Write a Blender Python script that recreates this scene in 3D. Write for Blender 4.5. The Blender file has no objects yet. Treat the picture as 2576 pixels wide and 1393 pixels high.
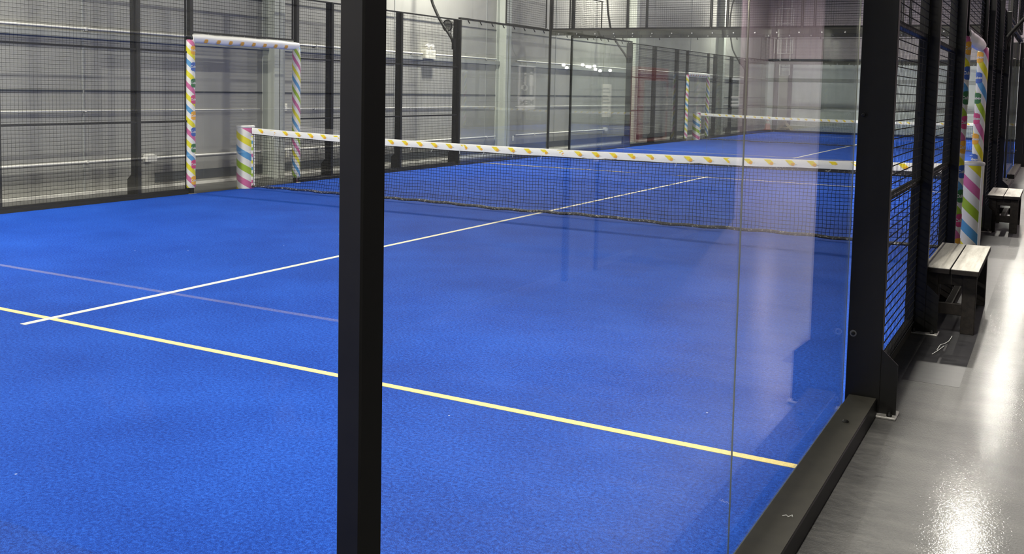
import bpy, math, random
from mathutils import Vector
random.seed(7)
PI = math.pi
scene = bpy.context.scene
col = scene.collection

# ------------------------------------------------------------------ camera, world, exposure
cam_d = bpy.data.cameras.new('camera'); cam = bpy.data.objects.new('camera', cam_d); col.objects.link(cam)
cam.location = (5.9081, -1.1816, 1.6128); cam.rotation_mode = 'XYZ'
cam.rotation_euler = (1.4938, -0.0227, 0.4901)
cam_d.sensor_width = 36.0; cam_d.lens = 2473.61 * 36 / 2576
cam_d.shift_x = (1288 - 1344.03) / 2576; cam_d.shift_y = (414.4 - 696.5) / 2576
cam_d.clip_start = 0.02; cam_d.clip_end = 300
scene.camera = cam
vs = scene.view_settings
vs.view_transform = 'Standard'; vs.look = 'None'; vs.gamma = 1.0; vs.use_curve_mapping = False
vs.exposure = 1.25
w = bpy.data.worlds.new('world'); scene.world = w; w.use_nodes = True
w.node_tree.nodes['Background'].inputs[0].default_value = (0.75, 0.8, 0.85, 1)
w.node_tree.nodes['Background'].inputs[1].default_value = 0.3
scene.cycles.transparent_max_bounces = 40
scene.cycles.max_bounces = 10
scene.cycles.glossy_bounces = 6

COURTS = (0.0, 21.2)          # where the near court and the far court begin; a third lies behind the camera
LAMP_Z = 5.75
LAMPS = [(s, y0 + d) for y0 in (-21.0, 0.0, 21.2) for d in (4, 16) for s in (-1, 1)]
LAMP_W = 300
HALL = [(10.4, 24.7, 6.5, 200), (12.8, 14.0, 6.5, 120), (14.2, 38.0, 6.5, 160), (9.0, 36.0, 6.5, 110)]

def area(name, loc, sx, sy, power, color, tilt=(0, 0, 0)):
    d = bpy.data.lights.new(name, 'AREA'); d.shape = 'RECTANGLE'; d.size = sx; d.size_y = sy
    d.energy = power; d.color = color
    o = bpy.data.objects.new(name, d); o.location = loc; o.rotation_euler = tilt; col.objects.link(o)
    return o

# ------------------------------------------------------------------ materials
def new_mat(name):
    m = bpy.data.materials.new(name); m.use_nodes = True
    nt = m.node_tree; b = nt.nodes['Principled BSDF']
    return m, nt, b

def srgb(r, g, b):
    f = lambda c: (c / 255 / 12.92) if c <= 10 else ((c / 255 + 0.055) / 1.055) ** 2.4
    return (f(r), f(g), f(b), 1)

def coords(nt, kind='Object'):
    return nt.nodes.new('ShaderNodeTexCoord').outputs[kind]

def noise(nt, scale, detail=4, vec=None, rough=.6):
    n = nt.nodes.new('ShaderNodeTexNoise'); n.inputs['Scale'].default_value = scale
    n.inputs['Detail'].default_value = detail; n.inputs['Roughness'].default_value = rough
    nt.links.new(vec if vec is not None else coords(nt), n.inputs['Vector'])
    return n.outputs['Fac']

def ramp(nt, fac, stops, interp='LINEAR'):
    r = nt.nodes.new('ShaderNodeValToRGB'); r.color_ramp.interpolation = interp
    e = r.color_ramp.elements
    while len(e) < len(stops): e.new(0.5)
    for i, (p, c) in enumerate(stops): e[i].position = p; e[i].color = c
    nt.links.new(fac, r.inputs['Fac']); return r.outputs['Color']

def bump(nt, b, h, strength=.3, dist=.01):
    n = nt.nodes.new('ShaderNodeBump'); n.inputs['Strength'].default_value = strength
    n.inputs['Distance'].default_value = dist
    nt.links.new(h, n.inputs['Height']); nt.links.new(n.outputs['Normal'], b.inputs['Normal'])

def math_node(nt, op, a, b=None, c=None):
    n = nt.nodes.new('ShaderNodeMath'); n.operation = op
    for i, v in enumerate((a, b, c)):
        if v is None: continue
        if isinstance(v, (int, float)): n.inputs[i].default_value = v
        else: nt.links.new(v, n.inputs[i])
    return n.outputs[0]

def plain(name, c, rough=.5, metal=0.0, var=.12, nscale=8, bmp=0, bscale=200):
    m, nt, b = new_mat(name)
    lo = tuple(x * (1 - var) for x in c[:3]) + (1,); hi = tuple(min(1, x * (1 + var)) for x in c[:3]) + (1,)
    nt.links.new(ramp(nt, noise(nt, nscale), [(.3, lo), (.7, hi)]), b.inputs['Base Color'])
    b.inputs['Roughness'].default_value = rough; b.inputs['Metallic'].default_value = metal
    if bmp: bump(nt, b, noise(nt, bscale, 3), bmp, .004)
    return m

M = {}
M['black'] = plain('black_powder_coat', (.0036, .0033, .0028), .5, 0, .3, 14)
M['black'].node_tree.nodes['Principled BSDF'].inputs['Specular IOR Level'].default_value = .28
M['dusty'] = plain('black_rail_with_dust', (.030, .027, .020), .6, 0, .18, 12)
M['galv'] = plain('galvanised_steel', (.36, .35, .33), .45, .5, .3, 20)
M['bolt'] = plain('zinc_bolt', (.6, .6, .6), .25, .9, .1)
M['galv_dull'] = plain('dull_grey_trim', (.12, .12, .12), .6)
M['rubber'] = plain('matt_black_rubber', (.012, .012, .012), .9, 0, .3, 20)
M['white_paint'] = plain('white_paint', (.74, .73, .70), .45, 0, .05)
M['cream_plastic'] = plain('cream_plastic', (.80, .78, .66), .5, 0, .04)
M['conduit'] = plain('pale_conduit', (.66, .65, .62), .4, 0, .06)
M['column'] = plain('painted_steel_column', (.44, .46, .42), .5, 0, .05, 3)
M['column_grey'] = plain('grey_steel_column', (.30, .31, .30), .5, 0, .05, 3)  # plain mid grey for trims, wall seams and ladder rungs
M['seam'] = plain('dark_seam', (.045, .052, .065), .6)
M['ceiling'] = plain('ceiling', (.07, .07, .07), .9)
M['cord'] = plain('black_cord', (.003, .0035, .0045), .8)
M['cord'].node_tree.nodes['Principled BSDF'].inputs['Specular IOR Level'].default_value = .2
M['strap'] = plain('white_strap', (.8, .8, .78), .6)
M['wood_top'] = None
M['cone'] = plain('orange_cone', (.62, .10, .07), .5)
M['ply'] = plain('beige_plywood', (.50, .40, .28), .7, 0, .15)
M['cabinet'] = plain('beige_cabinet', (.36, .36, .29), .5, 0, .05)
M['sign_dark'] = plain('sign_panel_grey', (.055, .055, .06), .5)
M['ink'] = plain('dark_ink', (.02, .02, .025), .6)
M['yellow'] = plain('print_yellow', srgb(252, 226, 40), .5, 0, .03)
M['orange'] = plain('print_orange', srgb(240, 175, 45), .5, 0, .03)
M['blue_logo'] = plain('print_blue', srgb(58, 98, 178), .5, 0, .03)
M['green_logo'] = plain('print_green', srgb(45, 112, 60), .5, 0, .03)
M['magenta_logo'] = plain('print_magenta', srgb(208, 66, 122), .5, 0, .03)
M['orange_logo'] = plain('print_amber', srgb(238, 172, 46), .5, 0, .03)
M['red_frame'] = plain('red_painted_frame', (.20, .02, .02), .5)

def mat_turf():
    m, nt, b = new_mat('blue_turf')
    co = coords(nt)
    mp = nt.nodes.new('ShaderNodeMapping'); nt.links.new(co, mp.inputs['Vector']); mp.inputs['Scale'].default_value = (1, 1, 1)
    f1 = noise(nt, 230, 3, mp.outputs['Vector'], .7); f2 = noise(nt, 62, 3, mp.outputs['Vector']); f3 = noise(nt, 1.1, 3, mp.outputs['Vector'])
    a = math_node(nt, 'MULTIPLY', f1, .54); c = math_node(nt, 'MULTIPLY_ADD', f2, .34, a); d = math_node(nt, 'MULTIPLY_ADD', f3, .12, c)
    cr = ramp(nt, d, [(.36, (.0025, .014, .12, 1)), (.48, (.007, .046, .31, 1)), (.60, (.026, .125, .62, 1))])
    # a few white specks of sand
    v = nt.nodes.new('ShaderNodeTexVoronoi'); v.inputs['Scale'].default_value = 2.3; nt.links.new(co, v.inputs['Vector'])
    sp = math_node(nt, 'LESS_THAN', v.outputs['Distance'], .012)
    mx = nt.nodes.new('ShaderNodeMix'); mx.data_type = 'RGBA'; nt.links.new(sp, mx.inputs['Factor'])
    nt.links.new(cr, mx.inputs[6]); mx.inputs[7].default_value = (.5, .55, .7, 1)
    nt.links.new(mx.outputs[2], b.inputs['Base Color'])
    b.inputs['Roughness'].default_value = .75
    b.inputs['Sheen Weight'].default_value = .0
    b.inputs['Specular IOR Level'].default_value = .08
    bump(nt, b, math_node(nt, 'MULTIPLY_ADD', f2, .5, f1), .55, .006)
    return m
M['turf'] = mat_turf()

def mat_line(name, c):
    m, nt, b = new_mat(name)
    f = noise(nt, 160, 3)
    nt.links.new(ramp(nt, f, [(.25, tuple(x * .7 for x in c[:3]) + (1,)), (.5, c)]), b.inputs['Base Color'])
    b.inputs['Roughness'].default_value = .85; bump(nt, b, f, .5, .004); return m
M['line_cream'] = mat_line('cream_court_line', (.80, .64, .26, 1))
M['line_white'] = mat_line('white_court_line', (.84, .78, .60, 1))

def mat_wall(name, c, ribs=0, axis='Y', rough=.42):
    m, nt, b = new_mat(name)
    co = coords(nt)
    mp = nt.nodes.new('ShaderNodeMapping'); nt.links.new(co, mp.inputs['Vector']); mp.inputs['Scale'].default_value = (1, .5, .35)
    n = noise(nt, 1.6, 5, mp.outputs['Vector'])
    nt.links.new(ramp(nt, n, [(.3, tuple(x * .86 for x in c[:3]) + (1,)), (.7, tuple(x * 1.1 for x in c[:3]) + (1,))]), b.inputs['Base Color'])
    b.inputs['Roughness'].default_value = rough
    if ribs:
        sx = nt.nodes.new('ShaderNodeSeparateXYZ'); nt.links.new(co, sx.inputs[0])
        s = math_node(nt, 'SINE', math_node(nt, 'MULTIPLY', sx.outputs[axis], 2 * PI / ribs))
        s = math_node(nt, 'MAXIMUM', s, 0.2)
        bump(nt, b, s, .8, .02)
    return m
M['wall_left'] = mat_wall('grey_liner_siding', (.33, .328, .305))
M['wall_far'] = mat_wall('grey_far_wall', (.56, .58, .58))
M['wall_far_up'] = mat_wall('ribbed_siding_reflection_tint', (.46, .41, .42), .3, 'X', .6)  # pink is painted into the siding colour, standing for a reflection in the near glass
M['wall_corridor'] = mat_wall('corridor_wall_grey', (.10, .10, .10), 0, 'Y', .6)
M['wall_hall'] = mat_wall('hall_wall_mauve', (.42, .36, .38), 0, 'Y', .7)

def mat_floor():
    m, nt, b = new_mat('sealed_grey_floor')
    co = coords(nt)
    mp = nt.nodes.new('ShaderNodeMapping'); nt.links.new(co, mp.inputs['Vector']); mp.inputs['Scale'].default_value = (1, 3.0, 1)
    n = noise(nt, 2.2, 8, mp.outputs['Vector'], .62); n2 = noise(nt, 120, 2, co); n3 = noise(nt, 14, 6, mp.outputs['Vector'], .7)
    k = math_node(nt, 'MULTIPLY_ADD', n3, .5, math_node(nt, 'MULTIPLY', n, .5))
    nt.links.new(ramp(nt, k, [(.30, (.034, .034, .035, 1)), (.5, (.066, .066, .064, 1)), (.7, (.105, .103, .098, 1))]), b.inputs['Base Color'])
    nt.links.new(ramp(nt, n3, [(.3, (.40, .40, .40, 1)), (.7, (.52, .52, .52, 1))]), b.inputs['Roughness']); b.inputs['Specular IOR Level'].default_value = .34
    b.inputs['Coat Weight'].default_value = .16; b.inputs['Coat Roughness'].default_value = .085
    bump(nt, b, math_node(nt, 'MULTIPLY_ADD', n3, .25, n2), .8, .004)
    nb = nt.nodes.new('ShaderNodeBump'); nb.inputs['Strength'].default_value = .35; nb.inputs['Distance'].default_value = .0016
    nt.links.new(noise(nt, 95, 2, co), nb.inputs['Height']); nt.links.new(nb.outputs['Normal'], b.inputs['Coat Normal'])
    return m
M['floor'] = mat_floor()

def mat_mat():
    m, nt, b = new_mat('dark_vinyl_strip')
    co = coords(nt)
    mp = nt.nodes.new('ShaderNodeMapping'); nt.links.new(co, mp.inputs['Vector']); mp.inputs['Scale'].default_value = (1, 2.5, 1)
    n = noise(nt, 5, 8, mp.outputs['Vector'], .65)
    nt.links.new(ramp(nt, n, [(.3, (.012, .012, .014, 1)), (.7, (.034, .034, .036, 1))]), b.inputs['Base Color'])
    b.inputs['Roughness'].default_value = .45; b.inputs['Specular IOR Level'].default_value = .36; bump(nt, b, n, .15, .003)
    return m
M['mat'] = mat_mat()

def mat_glass():
    m = bpy.data.materials.new('clear_glass'); m.use_nodes = True; nt = m.node_tree; nt.nodes.clear()
    out = nt.nodes.new('ShaderNodeOutputMaterial')
    g = nt.nodes.new('ShaderNodeNewGeometry')
    ior = math_node(nt, 'MULTIPLY_ADD', g.outputs['Backfacing'], (1 / 1.52 - 1.52), 1.52)
    fr = nt.nodes.new('ShaderNodeFresnel'); nt.links.new(ior, fr.inputs['IOR'])
    tr = nt.nodes.new('ShaderNodeBsdfTransparent'); tr.inputs[0].default_value = (.965, .98, .972, 1)
    gl = nt.nodes.new('ShaderNodeBsdfGlossy'); gl.inputs['Roughness'].default_value = .0; gl.inputs['Color'].default_value = (1, 1, 1, 1)
    mx = nt.nodes.new('ShaderNodeMixShader')
    nt.links.new(fr.outputs[0], mx.inputs[0]); nt.links.new(tr.outputs[0], mx.inputs[1]); nt.links.new(gl.outputs[0], mx.inputs[2])
    # fingerprints and dust, a thin scatter
    df = nt.nodes.new('ShaderNodeBsdfDiffuse'); df.inputs[0].default_value = (.7, .72, .74, 1)
    n = noise(nt, 2.5, 6, None, .7); d = math_node(nt, 'MULTIPLY', math_node(nt, 'MAXIMUM', math_node(nt, 'SUBTRACT', n, .60), 0), .12)
    d = math_node(nt, 'ADD', d, .0004)
    m2 = nt.nodes.new('ShaderNodeMixShader'); nt.links.new(d, m2.inputs[0]); nt.links.new(mx.outputs[0], m2.inputs[1]); nt.links.new(df.outputs[0], m2.inputs[2])
    nt.links.new(m2.outputs[0], out.inputs[0]); return m
M['glass'] = mat_glass()
def mat_edge():
    m, nt, b = new_mat('polished_glass_edge')
    b.inputs['Base Color'].default_value = (.32, .33, .19, 1); b.inputs['Roughness'].default_value = .25
    b.inputs['Transmission Weight'].default_value = .3
    return m
M['edge'] = mat_edge()

def mat_stripes(name, period, twist, off, order=('Y', 'B', 'G', 'P')):
    """diagonal candy stripes on white round a vertical sleeve whose axis is the object's z axis"""
    C = {'Y': srgb(228, 216, 36), 'B': srgb(84, 152, 200), 'G': srgb(158, 188, 42), 'P': srgb(206, 104, 152)}
    W = srgb(232, 229, 220)
    m, nt, b = new_mat(name)
    sx = nt.nodes.new('ShaderNodeSeparateXYZ'); nt.links.new(coords(nt), sx.inputs[0])
    twist = -twist
    ang = math_node(nt, 'ARCTAN2', sx.outputs['Y'], sx.outputs['X'])
    v = math_node(nt, 'MULTIPLY_ADD', ang, twist / period, math_node(nt, 'MULTIPLY', sx.outputs['Z'], -1 / period))
    u = math_node(nt, 'FRACT', math_node(nt, 'MULTIPLY', math_node(nt, 'ADD', v, off + 40), .25))
    st = []
    for i, k in enumerate(order): st += [(i * .25, C[k]), (i * .25 + .125, W)]
    nt.links.new(ramp(nt, u, st, 'CONSTANT'), b.inputs['Base Color'])
    b.inputs['Roughness'].default_value = .45
    bump(nt, b, noise(nt, 9, 3), .15, .01)
    return m
M['sleeve_white'] = plain('white_vinyl', (.90, .885, .855), .45, 0, .03, 5, .2, 12)

def mat_bench(name, c1, c2):
    m, nt, b = new_mat(name)
    mp = nt.nodes.new('ShaderNodeMapping'); nt.links.new(coords(nt), mp.inputs['Vector']); mp.inputs['Scale'].default_value = (14, 1.4, 14)
    n = noise(nt, 1.6, 7, mp.outputs['Vector'], .7)
    nt.links.new(ramp(nt, n, [(.35, c1), (.62, c2)]), b.inputs['Base Color']); b.inputs['Roughness'].default_value = .7; b.inputs['Specular IOR Level'].default_value = .25
    bump(nt, b, n, .3, .004); return m
M['wood_top'] = mat_bench('worn_bench_top', (.42, .40, .35, 1), (.60, .58, .52, 1))
M['wood_dark'] = mat_bench('dark_stained_timber', (.005, .004, .0035, 1), (.014, .011, .009, 1))

def mat_hem():
    m, nt, b = new_mat('scuffed_black_hem')
    nt.links.new(ramp(nt, noise(nt, 38, 5, None, .7), [(.55, (.012, .011, .012, 1)), (.64, (.45, .43, .38, 1))]), b.inputs['Base Color'])
    b.inputs['Roughness'].default_value = .5; return m
M['hem'] = mat_hem()
def mat_emit(name, c, s):
    m = bpy.data.materials.new(name); m.use_nodes = True; nt = m.node_tree; nt.nodes.clear()
    e = nt.nodes.new('ShaderNodeEmission'); e.inputs[0].default_value = c; e.inputs[1].default_value = s
    o = nt.nodes.new('ShaderNodeOutputMaterial'); nt.links.new(e.outputs[0], o.inputs[0]); return m
M['bulb'] = mat_emit('lit_bulb', (1, .97, .9, 1), 6)

# ------------------------------------------------------------------ mesh builder
class MB:
    def __init__(s): s.v = []; s.f = []; s.mi = []; s.sm = []
    def add(s, vs, fs, mi=0, smooth=False):
        n = len(s.v); s.v += [tuple(p) for p in vs]
        for f in fs: s.f.append(tuple(i + n for i in f)); s.mi.append(mi); s.sm.append(smooth)
    def box(s, a, b, mi=0):
        x0, x1 = sorted((a[0], b[0])); y0, y1 = sorted((a[1], b[1])); z0, z1 = sorted((a[2], b[2]))
        s.add([(x0, y0, z0), (x1, y0, z0), (x1, y1, z0), (x0, y1, z0), (x0, y0, z1), (x1, y0, z1), (x1, y1, z1), (x0, y1, z1)],
              [(3, 2, 1, 0), (4, 5, 6, 7), (0, 1, 5, 4), (1, 2, 6, 5), (2, 3, 7, 6), (3, 0, 4, 7)], mi)
    def bbox(s, a, b, r=.004, mi=0):
        """box with chamfered vertical and horizontal edges"""
        x0, x1 = sorted((a[0], b[0])); y0, y1 = sorted((a[1], b[1])); z0, z1 = sorted((a[2], b[2]))
        def ring(z, i):
            return [(x0 + i + r, y0 + i, z), (x1 - i - r, y0 + i, z), (x1 - i, y0 + i + r, z), (x1 - i, y1 - i - r, z),
                    (x1 - i - r, y1 - i, z), (x0 + i + r, y1 - i, z), (x0 + i, y1 - i - r, z), (x0 + i, y0 + i + r, z)]
        vs = ring(z0, r) + ring(z0 + r, 0) + ring(z1 - r, 0) + ring(z1, r); fs = [tuple(range(7, -1, -1)), tuple(range(24, 32))]
        for k in range(3):
            for i in range(8): fs.append((k * 8 + i, k * 8 + (i + 1) % 8, k * 8 + 8 + (i + 1) % 8, k * 8 + 8 + i))
        s.add(vs, fs, mi)
    def prism(s, pts, axis, a, b, mi=0):
        """outline pts (2D) extruded from a to b along an axis; x: (y,z), y: (x,z), z: (x,y)"""
        def P(p, t): return {'x': (t, p[0], p[1]), 'y': (p[0], t, p[1]), 'z': (p[0], p[1], t)}[axis]
        n = len(pts); vs = [P(p, a) for p in pts] + [P(p, b) for p in pts]
        s.add(vs, [tuple(range(n)), tuple(range(2 * n - 1, n - 1, -1))] + [(i, i + n, (i + 1) % n + n, (i + 1) % n) for i in range(n)], mi)
    def tube(s, pts, r, n=8, mi=0, caps=True, smooth=True):
        pts = [Vector(p) for p in pts]; rs = r if isinstance(r, (list, tuple)) else [r] * len(pts)
        d0 = (pts[1] - pts[0]).normalized(); up = Vector((0, 0, 1)) if abs(d0.z) < .9 else Vector((1, 0, 0))
        u = d0.cross(up).normalized(); vs = []
        for i, p in enumerate(pts):
            d = (pts[min(i + 1, len(pts) - 1)] - pts[max(i - 1, 0)]).normalized()
            u = (u - d * u.dot(d)).normalized(); v = d.cross(u)
            for k in range(n):
                a = 2 * PI * k / n; vs.append(p + (u * math.cos(a) + v * math.sin(a)) * rs[i])
        fs = []
        for i in range(len(pts) - 1):
            for k in range(n): fs.append((i * n + k, i * n + (k + 1) % n, (i + 1) * n + (k + 1) % n, (i + 1) * n + k))
        s.add(vs, fs, mi, smooth)
        if caps:
            m = (len(pts) - 1) * n
            s.add(vs[:n], [tuple(range(n - 1, -1, -1))], mi); s.add(vs[m:], [tuple(range(n))], mi)
    def lathe(s, prof, c=(0, 0, 0), n=32, mi=0, axis='z', smooth=True):
        vs = []; 
        for r, h in prof:
            for k in range(n):
                a = 2 * PI * k / n; x, y = r * math.cos(a), r * math.sin(a)
                p = {'z': (x, y, h), 'x': (h, x, y), 'y': (x, h, y)}[axis]; vs.append((p[0] + c[0], p[1] + c[1], p[2] + c[2]))
        fs = [(i * n + k, i * n + (k + 1) % n, (i + 1) * n + (k + 1) % n, (i + 1) * n + k) for i in range(len(prof) - 1) for k in range(n)]
        s.add(vs, fs, mi, smooth)
        m = (len(prof) - 1) * n
        s.add(vs[:n], [tuple(range(n - 1, -1, -1))], mi); s.add(vs[m:], [tuple(range(n))], mi)
    def build(s, name, mats, parent=None, loc=(0, 0, 0), fix=True):
        me = bpy.data.meshes.new(name); me.from_pydata(s.v, [], s.f)
        for m in (mats if isinstance(mats, (list, tuple)) else [mats]): me.materials.append(m)
        me.polygons.foreach_set('material_index', s.mi); me.polygons.foreach_set('use_smooth', s.sm)
        if fix:
            import bmesh
            bm = bmesh.new(); bm.from_mesh(me); bmesh.ops.recalc_face_normals(bm, faces=bm.faces); bm.to_mesh(me); bm.free()
        o = bpy.data.objects.new(name, me); o.location = loc; col.objects.link(o)
        if parent is not None: o.parent = parent
        return o

def tag(o, label=None, cat=None, group=None, kind=None):
    if label: o['label'] = label
    if cat: o['category'] = cat
    if group: o['group'] = group
    if kind: o['kind'] = kind
    return o

def empty(name, loc=(0, 0, 0), label=None, cat=None, group=None):
    o = bpy.data.objects.new(name, None); o.location = loc; o.empty_display_size = .1; col.objects.link(o)
    return tag(o, label, cat, group)

def text_mesh(txt, size, mp, name, mat, parent, loc=(0, 0, 0), bold=0.0, ext=0.0):
    """flat lettering turned to a mesh, each vertex carried by mp((u, v, depth)) -> xyz"""
    cu = bpy.data.curves.new('lettering', 'FONT'); cu.body = txt; cu.size = size; cu.align_x = 'CENTER'; cu.align_y = 'CENTER'
    cu.offset = bold; cu.extrude = ext; cu.resolution_u = 3
    t = bpy.data.objects.new('lettering', cu); col.objects.link(t)
    dg = bpy.context.evaluated_depsgraph_get(); dg.update()
    me = bpy.data.meshes.new_from_object(t.evaluated_get(dg))
    bpy.data.objects.remove(t)
    for v in me.vertices: v.co = mp(v.co)
    me.materials.clear(); me.materials.append(mat); me.name = name
    o = bpy.data.objects.new(name, me); o.location = loc; col.objects.link(o); o.parent = parent
    return o

# ------------------------------------------------------------------ the setting
def structure(name, mb, mat): return tag(mb.build(name, mat), kind='structure')
XL, XR, YB, YF, ZC = -6.1, 16.0, -24.0, 44.0, 7.6
m = MB(); m.box((XL - .2, YB - .2, -.2), (XR + .2, YF + .2, -.01)); structure('floor', m, M['floor'])
m = MB(); m.box((XL - .2, YB - .2, ZC), (XR + .2, YF + .2, ZC + .2)); structure('ceiling', m, M['ceiling'])
m = MB(); m.box((XL - .2, YB, -.01), (XL, YF, ZC)); structure('wall_left', m, M['wall_left'])
m = MB(); m.box((XR, YB, -.01), (XR + .2, YF, ZC)); structure('wall_lobby', m, M['wall_hall'])
m = MB(); m.box((XL - .2, YB - .2, -.01), (XR + .2, YB, ZC)); structure('wall_behind', m, M['wall_hall'])
m = MB(); m.box((7.75, YB, -.01), (7.95, 11.3, 4.2)); structure('wall_right', m, M['wall_corridor'])
for i, (a, b) in enumerate(((-3.0, 2.2), (3.1, 6.2), (6.93, 7.80), (8.6, 11.3))):
    m = MB(); m.box((7.74, a, -.01), (7.75, b, .055)); structure('baseboard_right_%d' % (i + 1), m, M['galv_dull'])
for i, (a, b) in enumerate(((2.24, 3.06), (6.24, 6.89))):
    d = empty('door_%d' % (i + 1), (7.75, (a + b) / 2, -.01)); d['kind'] = 'structure'; h = (b - a) / 2
    m = MB(); m.bbox((-.03, -h + .05, 0), (-.004, h - .05, 2.04), .003); m.build('door_leaf', M['galv_dull'], d)
    m = MB(); m.box((-.045, -h, 0), (-.001, -h + .045, 2.1)); m.box((-.045, h - .045, 0), (-.001, h, 2.1)); m.box((-.045, -h + .045, 2.05), (-.001, h - .045, 2.1)); m.build('door_frame', M['black'], d)
    m = MB(); m.tube([(-.03, h - .12, 1.0), (-.075, h - .12, 1.0), (-.075, h - .22, 1.0)], .01, 8); m.build('door_handle', M['galv'], d)
m = MB(); m.box((XL - .2, YF, -.01), (XR + .2, YF + .2, 3.2)); structure('wall_far', m, M['wall_far'])
m = MB(); m.box((XL - .2, YF + .02, 3.2), (XR + .2, YF + .2, ZC)); structure('wall_far', m, M['wall_far_up'])
m = MB(); m.box((XL, YF - .05, 3.14), (XR, YF, 3.24)); structure('trim_1', m, M['seam'])
m = MB(); m.box((XL, YF - .02, 2.2), (XR, YF, 2.36)); structure('trim_2', m, M['column_grey'])
m = MB(); m.box((XL, YF - .03, -.01), (XR, YF, .2)); structure('baseboard_far', m, M['column'])
m = MB(); m.box((XL, YF - .03, 1.0), (XR, YF, 1.1)); structure('trim_3', m, M['column'])
# left wall: foot strip, dark foot band, channels and seams
m = MB(); m.box((XL, YB, -.01), (XL + .03, YF, .03)); structure('baseboard_left', m, M['conduit'])
m = MB(); m.box((XL, 9.2, .07), (XL + .012, YF, .22)); structure('trim_4', m, M['seam'])
m = MB(); m.box((XL, YB, 2.17), (XL + .05, YF, 2.255)); structure('trim_5', m, M['column_grey'])
m = MB(); m.box((XL, YB, 1.43), (XL + .008, YF, 1.455)); structure('trim_6', m, M['seam'])
m = MB(); m.box((XL, YB, 2.98), (XL + .008, YF, 3.0)); structure('trim_7', m, M['seam'])
for i in range(-6, 14):
    y = 7.98 + i * 3.63
    if YB < y < YF - .5:
        m = MB(); m.box((XL, y - .012, 0), (XL + .01, y + .012, ZC)); structure('trim_%d' % (20 + i), m, M['column_grey'])
for i, y in enumerate((-14.0, -5.0, 3.0, 11.47, 19.33, 27.45, 36.5)):
    m = MB(); W = .25; X1 = XL + .28
    m.box((X1 - .02, y, -.01), (X1, y + W, ZC)); m.box((XL, y, -.01), (XL + .02, y + W, ZC)); m.box((XL, y + W / 2 - .008, -.01), (X1, y + W / 2 + .008, ZC))
    structure('trim_%d' % (60 + i), m, M['column'])

def wall_tube(name, label, z, r, y0, y1, boxes=(), cat='pipe', off=.02, mat='conduit'):
    t = empty(name, (XL + .004, y0, z), label, cat)
    m = MB(); m.tube([(off + r, 0, 0), (off + r, y1 - y0, 0)], r, 8); m.build('pipe_run', M[mat], t)
    y = 1.0
    while y < y1 - y0:
        m = MB(); m.box((0, y - .015, -r - .006), (off + 2 * r + .004, y + .015, r + .006)); m.build('clip', M[mat], t); y += 3.0
    for yb, s in boxes:
        m = MB(); m.bbox((0, yb - y0 - s, -.05), (.1, yb - y0 + s, .045)); m.bbox((0, yb - y0 - s * .8, .045), (.07, yb - y0 + s * .8, .06)); m.build('junction_box', M[mat], t)
    return t
for a, b in ((-20, 11.4), (11.8, 19.3), (20.3, 27.4), (27.8, 43.8)):
    wall_tube('conduit', 'pale pipe run high on the grey side wall, %s' % {-20: 'before the first column', 11.8: 'behind the emergency light', 20.3: 'just beyond the broad pale column', 27.8: 'along the far court'}[a], 2.3, .018, a, b, cat='conduit')
    wall_tube('conduit', 'thin white pipe at waist height on the grey wall, %s' % {-20: 'before the first column', 11.8: 'between the first two columns', 20.3: 'past the broad pale column', 27.8: 'along the far court'}[a], 1.165, .008, a, b, cat='conduit', off=.004)
for a, b, bx, L in ((-20, 11.4, ((9.07, .09),), 'with a junction box'), (11.9, 19.3, (), 'between two columns'), (20.3, 26.0, ((25.8, .06),), 'behind the corner glass')):
    wall_tube('conduit', 'low pale pipe run near the floor on the grey wall, ' + L, .45, .017, a, b, bx, cat='conduit')

def plate(name, y, z, w, h, label, rows, cat='socket'):
    t = empty(name, (XL, y, z), label, cat)
    m = MB(); m.bbox((0, -w / 2, -h / 2), (.012, w / 2, h / 2)); m.build('cover_plate', M['cream_plastic'], t)
    for r in range(rows):
        zz = (r - (rows - 1) / 2) * h * .42
        m = MB(); m.box((.012, -w * .25, zz - h * .13), (.018, w * .25, zz + h * .13)); m.build('switch_key' if rows == 1 else 'outlet_face', M['white_paint'], t)
plate('light_switch', 12.04, 1.19, .085, .13, 'cream light switch on the grey wall inside the gate opening', 1, 'light switch')
plate('wall_outlet', 12.09, .38, .085, .13, 'cream wall outlet low behind the net beside the striped post', 2, 'outlet')
plate('wall_outlet', 20.24, .37, .085, .13, 'cream wall outlet beside the broad pale column above the net', 2, 'outlet')

t = empty('emergency_light', (XL, 16.37, 2.29), 'cream twin-head emergency light box on the grey wall behind the mesh', 'emergency light')
m = MB(); m.bbox((.0, -.19, -.09), (.13, .19, .10), .01); m.build('battery_box', M['cream_plastic'], t)
for k in range(4):
    m = MB(); m.box((.13, -.1 + k * .05, .02), (.134, -.07 + k * .05, .028)); m.build('vent_slot', M['column'], t)
for sgn in (-1, 1):
    m = MB(); m.tube([(.07, sgn * .075, .10), (.07, sgn * .075, .15)], .012); m.lathe([(.02, .02), (.045, .06), (.05, .11)], (.02, sgn * .08, .18), 16, 0, 'x'); m.build('lamp_head', M['white_paint'], t)

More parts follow.
